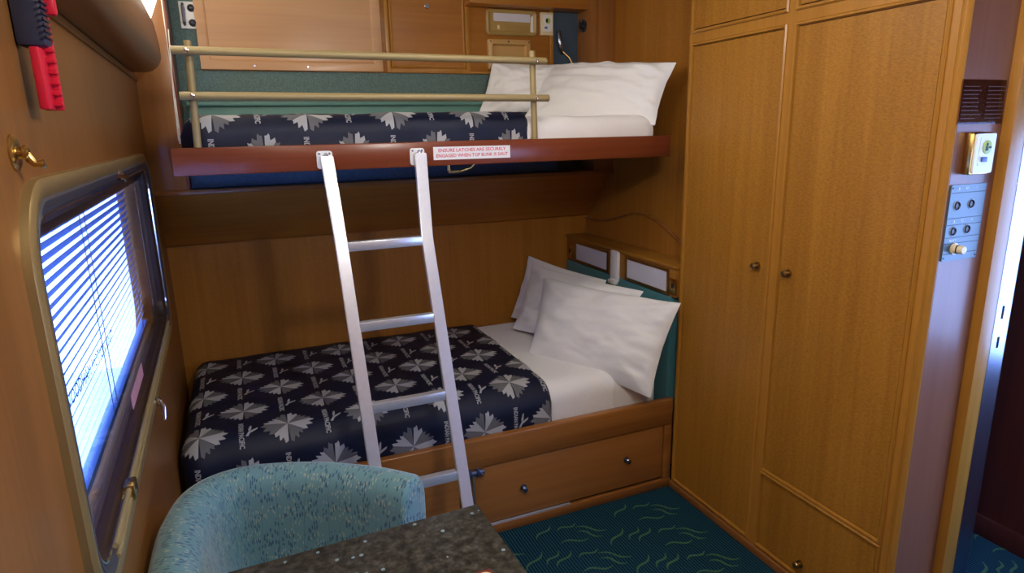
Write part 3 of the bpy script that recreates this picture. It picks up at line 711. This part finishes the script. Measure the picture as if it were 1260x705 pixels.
# ladder keepers
for x in (.5555, .874):
    bm = plate(B(), rrect(x-.026, x+.026, 1.508, 1.567, .009), [rrect(x-.013, x+.013, 1.5085, 1.552, .011)], YF(YU), 0, .004)
    kp = build('ladder_keeper', bm, 'white_metal', ub)
    b2 = B()
    for dx in (-.017, .017): lathe(b2, (x+dx, YU-.004, 1.558), (0, -1, 0), [(0, .004), (.0015, .0035)], 8)
    build('screws', b2, 'steel', kp)
# bolster along the back
bm = box1((.12, 3.045, 1.56), (1.84, 3.10, 1.752), .012, 3); build('back_bolster', bm, 'teal_vinyl', ub)
build('piping', tube(B(), [(.12, 3.042, 1.752), (1.0, 3.042, 1.752), (1.84, 3.042, 1.752)], .010, 10), 'teal_vinyl', ub)
# guard rail
gr = thing('guard_rail', 'gold painted two bar guard rail on the front of the upper bunk', 'rail', (.75, YU+.015, 1.588))
for xa, za, xb, zb in ((.138, 1.874, 1.378, 1.868), (.146, 1.743, 1.384, 1.736)):
    r_ = build('bar', tube(B(), [(xa, YU-.010, za), ((xa+xb)/2, YU-.010, (za+zb)/2), (xb, YU-.010, zb)], .0125, 16), 'gold_paint', gr)
    build('end_cap', lathe(B(), (xb, YU-.010, zb), (1, 0, 0), [(0, .013), (.004, .013), (.006, .010)], 16), 'old_brass', r_)
    for x in (.181, 1.338):
        build('screw', lathe(B(), (x, YU-.0215, za if x < .5 else zb), (0, -1, 0), [(0, .007), (.002, .0065), (.003, .003)], 12), 'chrome', r_)
for xa, xb in ((.186, .176), (1.334, 1.342)):
    build('post', tube(B(), [(xa, YU+.014, 1.905), (xb, YU+.014, 1.589)], .0115, 14), 'gold_paint', gr)
# stays
cb_ = thing('bunk_stay', 'pale stay cables at the left end of the upper bunk', 'cable', (.115, 2.6, 1.58))
build('cable', tube(B(), [(.110, 2.62, 2.30), (.108, 2.61, 1.95), (.110, 2.60, 1.61)], .0018, 6), 'cable_white', cb_)
build('cable', tube(B(), [(.112, 2.45, 1.61), (.112, 2.50, 1.75), (.118, 2.60, 1.98)], .0018, 6), 'cable_white', cb_)
build('turnbuckle', tube(B(), [(.112, 2.55, 1.75), (.112, 2.52, 1.66), (.112, 2.5, 1.60)], .003, 8), 'cable_white', cb_)
build('clamp', lathe(B(), (.118, 2.60, 2.16), (0, -1, 0), [(0, .018), (.012, .016), (.018, .008)], 12), 'steel', cb_)

# ------------------------------------------------------------------ soft goods
def nz(x, y, z, s): return noise.noise(Vector((x*s, y*s, z*s)))
LEAFT = [(-90+0, 0)]
def leaf_polys():
    """eight toothed sectors round a centre, alternately light and dark; y is the leaf's long way"""
    out = []
    secs = [(3, 36, 2), (37, 78, 3), (79, 128, 3), (129, 177, 3)]
    def rad(a): return .058+.030*abs(math.sin(a))**5+.020*abs(math.cos(a))**4
    for side in (0, 1):
        for i, (a0, a1, nt_) in enumerate(secs):
            pts = [(0.0, 0.0)]
            for k in range(nt_):
                b0 = a0+(a1-a0)*k/nt_; b1 = a0+(a1-a0)*(k+1)/nt_
                for f, rr in ((.02, .84 if k else .93), (.36, .96), (.55, 1.06), (.74, 1.0), (.98, .84 if k < nt_-1 else .94)):
                    a = math.radians(b0+(b1-b0)*f); r = rr*rad(a)
                    pts.append((r*math.sin(a)*(1-2*side), r*1.06*math.cos(a)))
            out.append((pts, (i+side) % 2))
    return out
LEAFP = leaf_polys()
BIRD = [[(0, .0), (.008, .012), (.010, .045), (.002, .040), (-.004, .010)], [(0, 0), (.010, .006), (.034, .018), (.030, .006), (.006, -.010)], [(0, .004), (-.004, -.004), (-.016, -.026), (-.006, -.028), (.006, -.006)]]
def printed(surf, leaves, texts, parent, off=.0011):
    bm = B()
    def add(pts, cx, cs, mi, fan=True):
        v = [bm.verts.new((cx+a, cs+b, 0)) for a, b in pts]
        for k in range(1, len(v)-1):
            try: bm.faces.new((v[0], v[k], v[k+1])).material_index = mi
            except ValueError: pass
    for cx, cs in leaves:
        for pts, tone in LEAFP: add([(a, -b) for a, b in pts], cx, cs, tone)
    for cx, cs in texts:
        for pl_ in BIRD: add([(a*.85+.016, -b*.85) for a, b in pl_], cx, cs, 0)
        text_bm('INDIAN PACIFIC', lambda a, b, h: Vector((cx-.012+b, cs+a, 0)), 0, 0, .024, 0, width=.135, bm=bm, bold=.0007)
    # text materials are index 0; orient: reading down the bed
    bmesh.ops.triangulate(bm, faces=bm.faces[:])
    for _ in range(3):
        es = [e for e in bm.edges if e.calc_length() > .016]
        if es: bmesh.ops.subdivide_edges(bm, edges=es, cuts=1)
    dead = []
    for v in bm.verts:
        r = surf(v.co.x, v.co.y, off)
        if r is None: dead.append(v)
        else: v.co = r
    if dead: bmesh.ops.delete(bm, geom=dead, context='VERTS')
    o = build('leaf_print', bm, ['leaf_light', 'leaf_dark'], parent); o['kind'] = 'stuff'
    return o
def sheetmesh(surf, x0, x1, s0, s1, nx, ns, thick=None):
    bm = B(); g = [[bm.verts.new(surf(x0+(x1-x0)*i/nx, s0+(s1-s0)*j/ns, 0)) for j in range(ns+1)] for i in range(nx+1)]
    for i in range(nx):
        for j in range(ns): bm.faces.new((g[i][j], g[i+1][j], g[i+1][j+1], g[i][j+1]))
    return bm
# profile in (y,z) as a function of arc length from the back edge
def drape(yb, yf, zt, zb, r, xl, xr, rl, rr, amp, seed):
    top = (yb-yf)-r; arc = PI/2*r; low = (zt-r)-zb
    tot = top+arc+low
    def surf(x, s, off):
        if s < -1e-6 or s > tot+1e-6 or x < xl-1e-6 or x > xr+1e-6: return None
        if s <= top: p = Vector((x, yb-s, zt)); n = Vector((0, 0, 1))
        elif s <= top+arc:
            t = (s-top)/r; p = Vector((x, yf+r-r*math.sin(t), zt-r+r*math.cos(t))); n = Vector((0, -math.sin(t), math.cos(t)))
        else: p = Vector((x, yf, zt-r-(s-top-arc))); n = Vector((0, -1, 0))
        d = amp*(nz(x, s, seed, 5)+.5*nz(x, s, seed+9, 13)) - .010*math.exp(-(s/.03)**2)
        if rl and x < xl+rl:
            q = 1-(x-xl)/rl; d -= rl*(1-math.sqrt(max(0, 1-q*q)))
        if rr and x > xr-rr:
            q = 1-(xr-x)/rr; d -= rr*(1-math.sqrt(max(0, 1-q*q)))
        return p+n*(d+off)
    return surf, tot
# lower mattress, made up with a white sheet
mt = thing('mattress', 'lower bed mattress made up with a white sheet', 'mattress', (1.0, 2.7, .33))
sfm, totm = drape(3.195, 2.245, .574, .335, .075, .03, 1.945, .07, .05, .002, 3.3)
bm = sheetmesh(sfm, .03, 1.945, 0, totm, 60, 50); 
build('sheet', bm, 'sheet', mt)
build('core', box1((.04, 2.28, .335), (1.93, 3.19, .52), .03), 'sheet', mt)
sff, totf = drape(3.190, 2.238, .580, .40, .076, 1.33, 1.70, 0, .004, .002, 3.3)
build('turned_sheet', sheetmesh(sff, 1.33, 1.70, 0.01, totf, 24, 50), 'linen', mt)
# quilt on the lower bed
qs, qt = drape(3.192, 2.218, .600, .405, .105, -.012, 1.385, .075, .016, .0045, 7.7)
ql = build('quilt', sheetmesh(qs, -.012, 1.385, 0, qt, 90, 80), 'navy_cover', None, loc=(.7, 2.7, .45))
tag(ql, 'dark navy quilt with grey leaf motifs on the lower bed', 'quilt')
lv, tx = [], []
for c in range(10):
    cx = .055+.1465*c
    y0 = 3.05 if c % 2 == 0 else 2.855
    if c % 2 == 1: tx.append((cx, 3.192-3.05))
    for k in range(3 if c % 2 == 0 else 3):
        y = y0-.372*k
        lv.append((cx, 3.192-y)); tx.append((cx, 3.192-y+.186))
printed(qs, lv, tx, ql)
# upper mattress, its cover
mt2 = thing('mattress', 'upper bunk mattress with a white sheet behind the guard rail', 'mattress', (1.0, 2.6, 1.555))
sfu, totu = drape(3.04, 2.297, 1.672, 1.556, .060, 1.25, 1.925, 0, .05, .006, 13.3)
build('sheet', sheetmesh(sfu, 1.25, 1.925, 0, totu, 30, 44), 'linen', mt2)
build('core', box1((.17, 2.31, 1.556), (1.91, 3.04, 1.645), .02), 'sheet', mt2)
us, ut = drape(3.04, 2.292, 1.690, 1.556, .062, .125, 1.335, .07, .02, .007, 21.7)
uq = build('bunk_cover', sheetmesh(us, .125, 1.335, 0, ut, 70, 50), 'navy_cover', None, loc=(.7, 2.6, 1.56))
tag(uq, 'navy leaf patterned cover rolled over the upper bunk mattress', 'quilt')
lv, tx = [], []
for c in range(9):
    cx = .225+.1465*c; y0 = 2.40 if c % 2 == 0 else 2.565
    if c % 2 == 0:
        lv += [(cx, 3.04-2.345), (cx, 3.04-2.345-.372)]; tx += [(cx, 3.04-2.53), (cx, ut+.01)]
    else:
        lv += [(cx, ut+.012), (cx, ut+.012-.372)]; tx += [(cx, ut+.012-.186)]
printed(us, lv, tx, uq)

def pillow(BL, BR, TL, TR, T, seed, nu=60, nv=40, wr=.013):
    BL, BR, TL, TR = map(Vector, (BL, BR, TL, TR)); nrm = (BR-BL).cross(TL-BL).normalized()
    bm = B(); grids = []
    for sgn in (1, -1):
        g = []
        for i in range(nu+1):
            r_ = []
            for j in range(nv+1):
                u, v = -1+2*i/nu, -1+2*j/nv
                if sgn < 0 and (i in (0, nu) or j in (0, nv)): r_.append(grids[0][i][j]); continue
                # sides drawn in between the pointed corners
                uu = u*(1-.045*(1-v*v)**1.2); vv = v*(1-.06*(1-u*u)**1.2)
                p = (BL*(1-uu)*(1-vv)+BR*(1+uu)*(1-vv)+TL*(1-uu)*(1+vv)+TR*(1+uu)*(1+vv))/4
                t = T*(max(0, 1-abs(u)**2.4)**.62)*(max(0, 1-abs(v)**2.4)**.62)
                ed = max(abs(u), abs(v))
                w = wr*(nz(u*1.0, v*1.6, seed, 2.2)+.55*nz(u, v*1.3, seed+5, 5.5)*(.4+ed))*(1-ed**8)
                # creases running in from the corners
                for cu, cv in ((1, 1), (1, -1), (-1, 1), (-1, -1)):
                    dx, dy = cu-u, cv-v; rr = math.hypot(dx, dy); an = math.atan2(dy, dx)
                    w += .006*math.sin(an*9+seed*3)*math.exp(-((rr-.45)/.28)**2)*(1-ed**6)
                edge = .006*nz(u*2, v*2, seed+2, 2.0)
                r_.append(bm.verts.new(p+nrm*(sgn*t*(1.0 if sgn > 0 else .55)+w*(1 if sgn > 0 else .3)+edge)))
            g.append(r_)
        grids.append(g)
        for i in range(nu):
            for j in range(nv): bm.faces.new((g[i][j], g[i+1][j], g[i+1][j+1], g[i][j+1]))
    return bm
def put_pillow(bm, label, loc, group='white bed pillows'):
    o = build('pillow', bm, 'linen', None, loc=loc); tag(o, label, 'pillow', group); return o
put_pillow(pillow((1.60, 3.17, .605), (1.78, 2.62, .605), (1.715, 3.17, .945), (1.895, 2.64, .895), .05, 1.3), 'rearmost white pillow against the back wall on the lower bed', (1.7, 2.9, .6))
put_pillow(pillow((1.535, 2.985, .600), (1.75, 2.36, .600), (1.69, 3.06, .925), (1.905, 2.34, .905), .055, 4.1), 'middle white pillow between the other two on the lower bed', (1.7, 2.7, .6))
put_pillow(pillow((1.470, 2.645, .585), (1.80, 2.115, .495), (1.655, 2.855, .895), (1.930, 2.105, .905), .085, 8.8), 'front white pillow leaning on the teal headboard of the lower bed', (1.7, 2.4, .58))
put_pillow(pillow((1.39, 3.02, 1.70), (1.72, 2.86, 1.70), (1.475, 3.03, 1.945), (1.80, 2.93, 1.93), .06, 5.2), 'rear white pillow beside the locker wall on the upper bunk', (1.6, 2.95, 1.7))
put_pillow(pillow((1.56, 2.86, 1.675), (1.90, 2.285, 1.628), (1.765, 3.05, 1.935), (1.995, 2.285, 1.878), .085, 2.6), 'large white pillow at the front right end of the upper bunk', (1.8, 2.6, 1.66))

# ------------------------------------------------------------------ lower bed
lb = thing('bed_base', 'built in lower bed base with a wooden rail and drawer', 'bed', (1.0, 2.7, 0))
build('rail', box1((-.02, 2.180, .312), (1.973, 2.214, .436), .006, 3), 'rail_wood_x', lb)
build('platform', box1((-.01, 2.214, .300), (1.955, 3.195, .334)), 'dark_wood_x', lb)
build('front_panel', box1((-.01, 2.196, .028), (.955, 2.212, .312)), 'drawer_wood_x', lb)
dr = build('drawer', box1((.960, 2.188, .052), (1.928, 2.208, .309), .002), 'drawer_wood_x', lb)
for x, z in ((1.231, .176), (1.734, .186)): build('knob', knob_bm((x, 2.188, z), (0, -1, 0), .0125), 'steel', dr)
build('stile', box1((1.932, 2.184, .03), (1.973, 2.21, .312), .002), 'rail_wood_x', lb)
build('kick_board', box1((-.01, 2.178, 0.0), (1.973, 2.205, .040), .004), 'rail_wood_x', lb)
build('metal_strip', box1((-.01, 2.181, .040), (1.45, 2.190, .049), .001), 'aluminium', lb)
bo = build('bolt_latch', tube(B(), [(.955, 2.176, .300), (1.0, 2.176, .300), (1.055, 2.176, .300)], .010, 10), 'bolt_blue', lb)
bm = B(); box(bm, (.985, 2.166, .284), (1.003, 2.19, .316), .002); box(bm, (1.022, 2.166, .284), (1.036, 2.19, .316), .002); tube(bm, [(1.045, 2.176, .30), (1.045, 2.158, .292)], .005, 8)
build('bolt_guide', bm, 'bolt_blue', bo)
for x in (.988, 1.010): build('strap', box1((x-.005, 2.170, .06), (x+.005, 2.174, .294), .001), 'strap', lb)

# headboard shelf box with two lamps
hb = thing('headboard_shelf', 'wooden headboard shelf with two frosted lamps at the bed head', 'headboard', (2.03, 2.7, .9))
XH = 1.965
build('box', box1((XH, 2.19, .900), (2.092, 3.19, 1.030), .004), 'gold_trim_y', hb)
build('shelf_top', box1((XH-.008, 2.185, 1.028), (2.095, 3.195, 1.042), .004), 'gold_trim_y', hb)
for y0, y1 in ((2.235, 2.575), (2.735, 3.085)):
    lf = build('lamp_frame', ringrect(B(), XF(XH), y0, y1, .905, 1.020, [(0, 0), (0, .006), (.012, .007), (.016, .002)], 0), 'old_brass', hb)
    build('lamp_diffuser', plate(B(), rrect(y0+.014, y1-.014, .919, 1.006, 0), [], XF(XH), .001, .005), 'diffuser_off', lf)
bm = B(); box(bm, (XH-.016, 2.632, .880), (XH+.002, 2.700, 1.034), .006); box(bm, (XH-.03, 2.632, .866), (XH-.006, 2.700, .888), .006)
build('bracket', bm, 'white_plastic', hb)
for y in (2.205, 3.14):
    s = build('socket_plate', box1((XH-.006, y-.022, .915), (XH+.002, y+.022, .985), .002), 'brass', hb)
    build('switch', box1((XH-.010, y-.006, .942), (XH-.004, y+.006, .965), .001), 'black_plastic', s)
build('padding', box1((1.962, 2.217, .345), (2.09, 3.195, .90), .012, 3), 'teal_headboard', hb)

# ------------------------------------------------------------------ ladder
ld = thing('bunk_ladder', 'aluminium ladder hooked on the upper bunk board', 'ladder', (.72, 1.75, 0))
def lad_y(z): return 2.238-(1.55-z)*.085 if z > 1.255 else 2.213-(1.255-z)*.378
def stile(xt, xk, xb, zt):
    bm = B(); hw, hd = .0205, .012; secs = []
    kn = [(zt, xt), (1.255, xk), (0.0, xb)]
    for i, (z, x) in enumerate(kn):
        y = lad_y(z)
        # depth direction: perpendicular to the stile in the y-z plane
        a = [.085, .23, .378][i]; dn = Vector((0, -1, a)).normalized()
        c = Vector((x, y, z)) - (Vector((0, 0, 1))*0)
        secs.append([c+Vector((sx*hw, 0, 0))+dn*sd*hd for sx, sd in ((-1, -1), (1, -1), (1, 1), (-1, 1))])
    V = [[bm.verts.new(p) for p in s] for s in secs]
    for a, b in zip(V, V[1:]):
        for k in range(4): bm.faces.new((a[k], a[(k+1) % 4], b[(k+1) % 4], b[k]))
    bm.faces.new(V[0]); bm.faces.new(V[-1][::-1])
    for v in bm.verts:
        if v.co.z < .02: v.co.z = .004
    bmesh.ops.bevel(bm, geom=bm.edges[:], offset=.0025, segments=2, affect='EDGES')
    return bm
LX = (.560, .580, .600); RX = (.880, .881, .885)
s1 = build('stile', stile(*LX, 1.550), 'aluminium', ld); s2 = build('stile', stile(*RX, 1.550), 'aluminium', ld)
for x in (LX[0], RX[0]):
    build('hook', tube(B(), [(x, 2.236, 1.535), (x, 2.240, 1.552), (x, 2.249, 1.555), (x, 2.252, 1.545)], .007, 8), 'steel', ld)
for z in (1.245, .985, .728, .470, .212):
    y = lad_y(z); f = (1.255-z)/1.255; xl = LX[1]+(LX[2]-LX[1])*max(f, 0)+.020; xr = RX[1]-.020
    bm = B(); box(bm, (xl, y-.014, z-.016), (xr, y+.014, z+.016), .0015)
    build('rung', bm, 'aluminium', ld)
for x in (LX[2], RX[2]): build('foot', box1((x-.023, lad_y(0)-.016, 0.0), (x+.023, lad_y(0)+.016, .012), .003), 'black_plastic', ld)

# ------------------------------------------------------------------ tub chair
ch = thing('tub_chair', 'teal floral upholstered tub chair beside the granite table', 'chair', (.30, 1.40, 0))
path = spline([(.022, 1.14, 0), (.014, 1.27, 0), (.012, 1.40, 0), (.020, 1.53, 0), (.052, 1.635, 0), (.115, 1.700, 0), (.205, 1.722, 0), (.310, 1.700, 0), (.415, 1.655, 0), (.500, 1.600, 0), (.570, 1.545, 0), (.632, 1.480, 0)], 6)
def chair_shell():
    bm = B(); uvl = bm.loops.layers.uv.new('UVMap')
    prof = [(.045, .06), (.022, .25), (.008, .50), (.000, .66), (.000, .715), (.006, .745), (.020, .766), (.042, .776), (.066, .774), (.088, .762), (.102, .742), (.110, .71), (.118, .64), (.128, .54), (.135, .44), (.135, .36)]
    pl_ = [0]
    for a, b in zip(prof, prof[1:]): pl_.append(pl_[-1]+math.hypot(b[0]-a[0], b[1]-a[1]))
    n_ = len(path); al = [0]
    for a, b in zip(path, path[1:]): al.append(al[-1]+(b-a).length)
    rows = []
    for i, p in enumerate(path):
        d = (path[min(i+1, n_-1)]-path[max(i-1, 0)]).normalized(); inw = Vector((d.y, -d.x, 0))
        rows.append([bm.verts.new(p+inw*a+Vector((0, 0, z))) for a, z in prof])
    # rounded ends of the arms
    def endcap(row, i, sg):
        p = path[i]; d = (path[1]-path[0]).normalized()*-1 if i == 0 else (path[-1]-path[-2]).normalized()
        cen = sum((v.co for v in row), Vector())/len(row); out = [row]
        for k, (e, sc_) in enumerate(((.008, .97), (.014, .90), (.017, .78))):
            r2 = []
            for v in row:
                q = v.co.copy(); c = Vector((cen.x, cen.y, q.z)); q2 = c+(q-c)*sc_; q2.z = q.z-(1-sc_)*.06*(1 if q.z > .6 else 0); r2.append(bm.verts.new(q2+d*e))
            out.append(r2)
        return out
    A = endcap(rows[0], 0, 1)[::-1]; Z = endcap(rows[-1], n_-1, 1)
    allr = A[:-1]+rows+Z[1:]
    alu = [-.03, -.02, -.01]+al+[al[-1]+.01, al[-1]+.02, al[-1]+.03]
    for i in range(len(allr)-1):
        for j in range(len(prof)-1):
            f = bm.faces.new((allr[i][j], allr[i+1][j], allr[i+1][j+1], allr[i][j+1]))
            for lp_, (ii, jj) in zip(f.loops, ((i, j), (i+1, j), (i+1, j+1), (i, j+1))): lp_[uvl].uv = (alu[ii], pl_[jj])
    for r_ in (allr[0], allr[-1]):
        f = bm.faces.new(r_)
        for lp_ in f.loops: lp_[uvl].uv = (lp_.vert.co.y, lp_.vert.co.z)
    return bm, prof
bm, cprof = chair_shell()
build('shell', bm, 'chair_fabric', ch)
def offs(a):
    out = []; n_ = len(path)
    for i, p in enumerate(path):
        d = (path[min(i+1, n_-1)]-path[max(i-1, 0)]).normalized(); out.append(p+Vector((d.y, -d.x, 0))*a)
    return out
pin = offs(.138)
bm = B(); uvl = bm.loops.layers.uv.new('UVMap')
cen = sum(pin, Vector())/len(pin)
lay = []
for z, k in ((.30, 1.0), (.42, 1.0), (.450, .97), (.462, .86)):
    lay.append([bm.verts.new(cen+(p-cen)*k+Vector((0, 0, z))) for p in pin])
for a, b in zip(lay, lay[1:]):
    for i in range(len(pin)): bm.faces.new((a[i], a[(i+1) % len(pin)], b[(i+1) % len(pin)], b[i]))
bm.faces.new(lay[-1]); bm.faces.new(lay[0][::-1])
for f in bm.faces:
    for lp_ in f.loops: lp_[uvl].uv = (lp_.vert.co.x, lp_.vert.co.y)
build('seat', bm, 'chair_fabric', ch)
bm = B(); pb = offs(.055); lay = [[bm.verts.new(p+Vector((0, 0, z))) for p in pb] for z in (0.0, .30)]
for i in range(len(pb)): bm.faces.new((lay[0][i], lay[0][(i+1) % len(pb)], lay[1][(i+1) % len(pb)], lay[1][i]))
bm.faces.new(lay[0]); bm.faces.new(lay[1][::-1])
build('plinth', bm, 'black_plastic', ch)
build('piping', tube(B(), [p+Vector((0, 0, .700)) for p in offs(-.001)], .004, 8), 'teal_headboard', ch)

# ------------------------------------------------------------------ table with leaflet
tb = thing('side_table', 'small dark speckled granite table in the foreground', 'table', (.45, .95, 0))
tp = [(.172, .62), (.745, .60), (.7215, 1.297), (.172, 1.280)]
bm = plate(B(), tp, [], lambda a, b, h: Vector((a, b, h)), .722, .750)
bmesh.ops.bevel(bm, geom=[e for e in bm.edges if len(e.link_faces) == 2 and e.calc_face_angle(0) > .5], offset=.003, segments=2, affect='EDGES')
build('top', bm, 'granite', tb)
build('column', lathe(B(), (.46, .93, .02), (0, 0, 1), [(0, .05), (.03, .035), (.66, .035), (.70, .09), (.702, .09)], 20), 'old_brass', tb)
build('foot', lathe(B(), (.46, .93, 0), (0, 0, 1), [(0, .17), (.012, .17), (.022, .05)], 28), 'old_brass', tb)
lf = thing('leaflet', 'dark red printed leaflet lying on the granite table top', 'leaflet', (.62, .95, .750))
bm = plate(B(), [(.560, .88), (.675, .90), (.665, 1.064), (.595, 1.066)], [], lambda a, b, h: Vector((a, b, h)), .7502, .7530)
build('sheet', bm, 'leaflet', lf)
bm = B(); ringrect(bm, lambda a, b, h: Vector((a, b, .7533+h)), .630, .664, 1.024, 1.058, [(0, 0), (.005, 0)], .016)
ringrect(bm, lambda a, b, h: Vector((a, b, .7533+h)), .640, .654, 1.034, 1.048, [(0, 0), (.003, 0)], .007)
build('emblem', bm, 'cream_ink', lf)
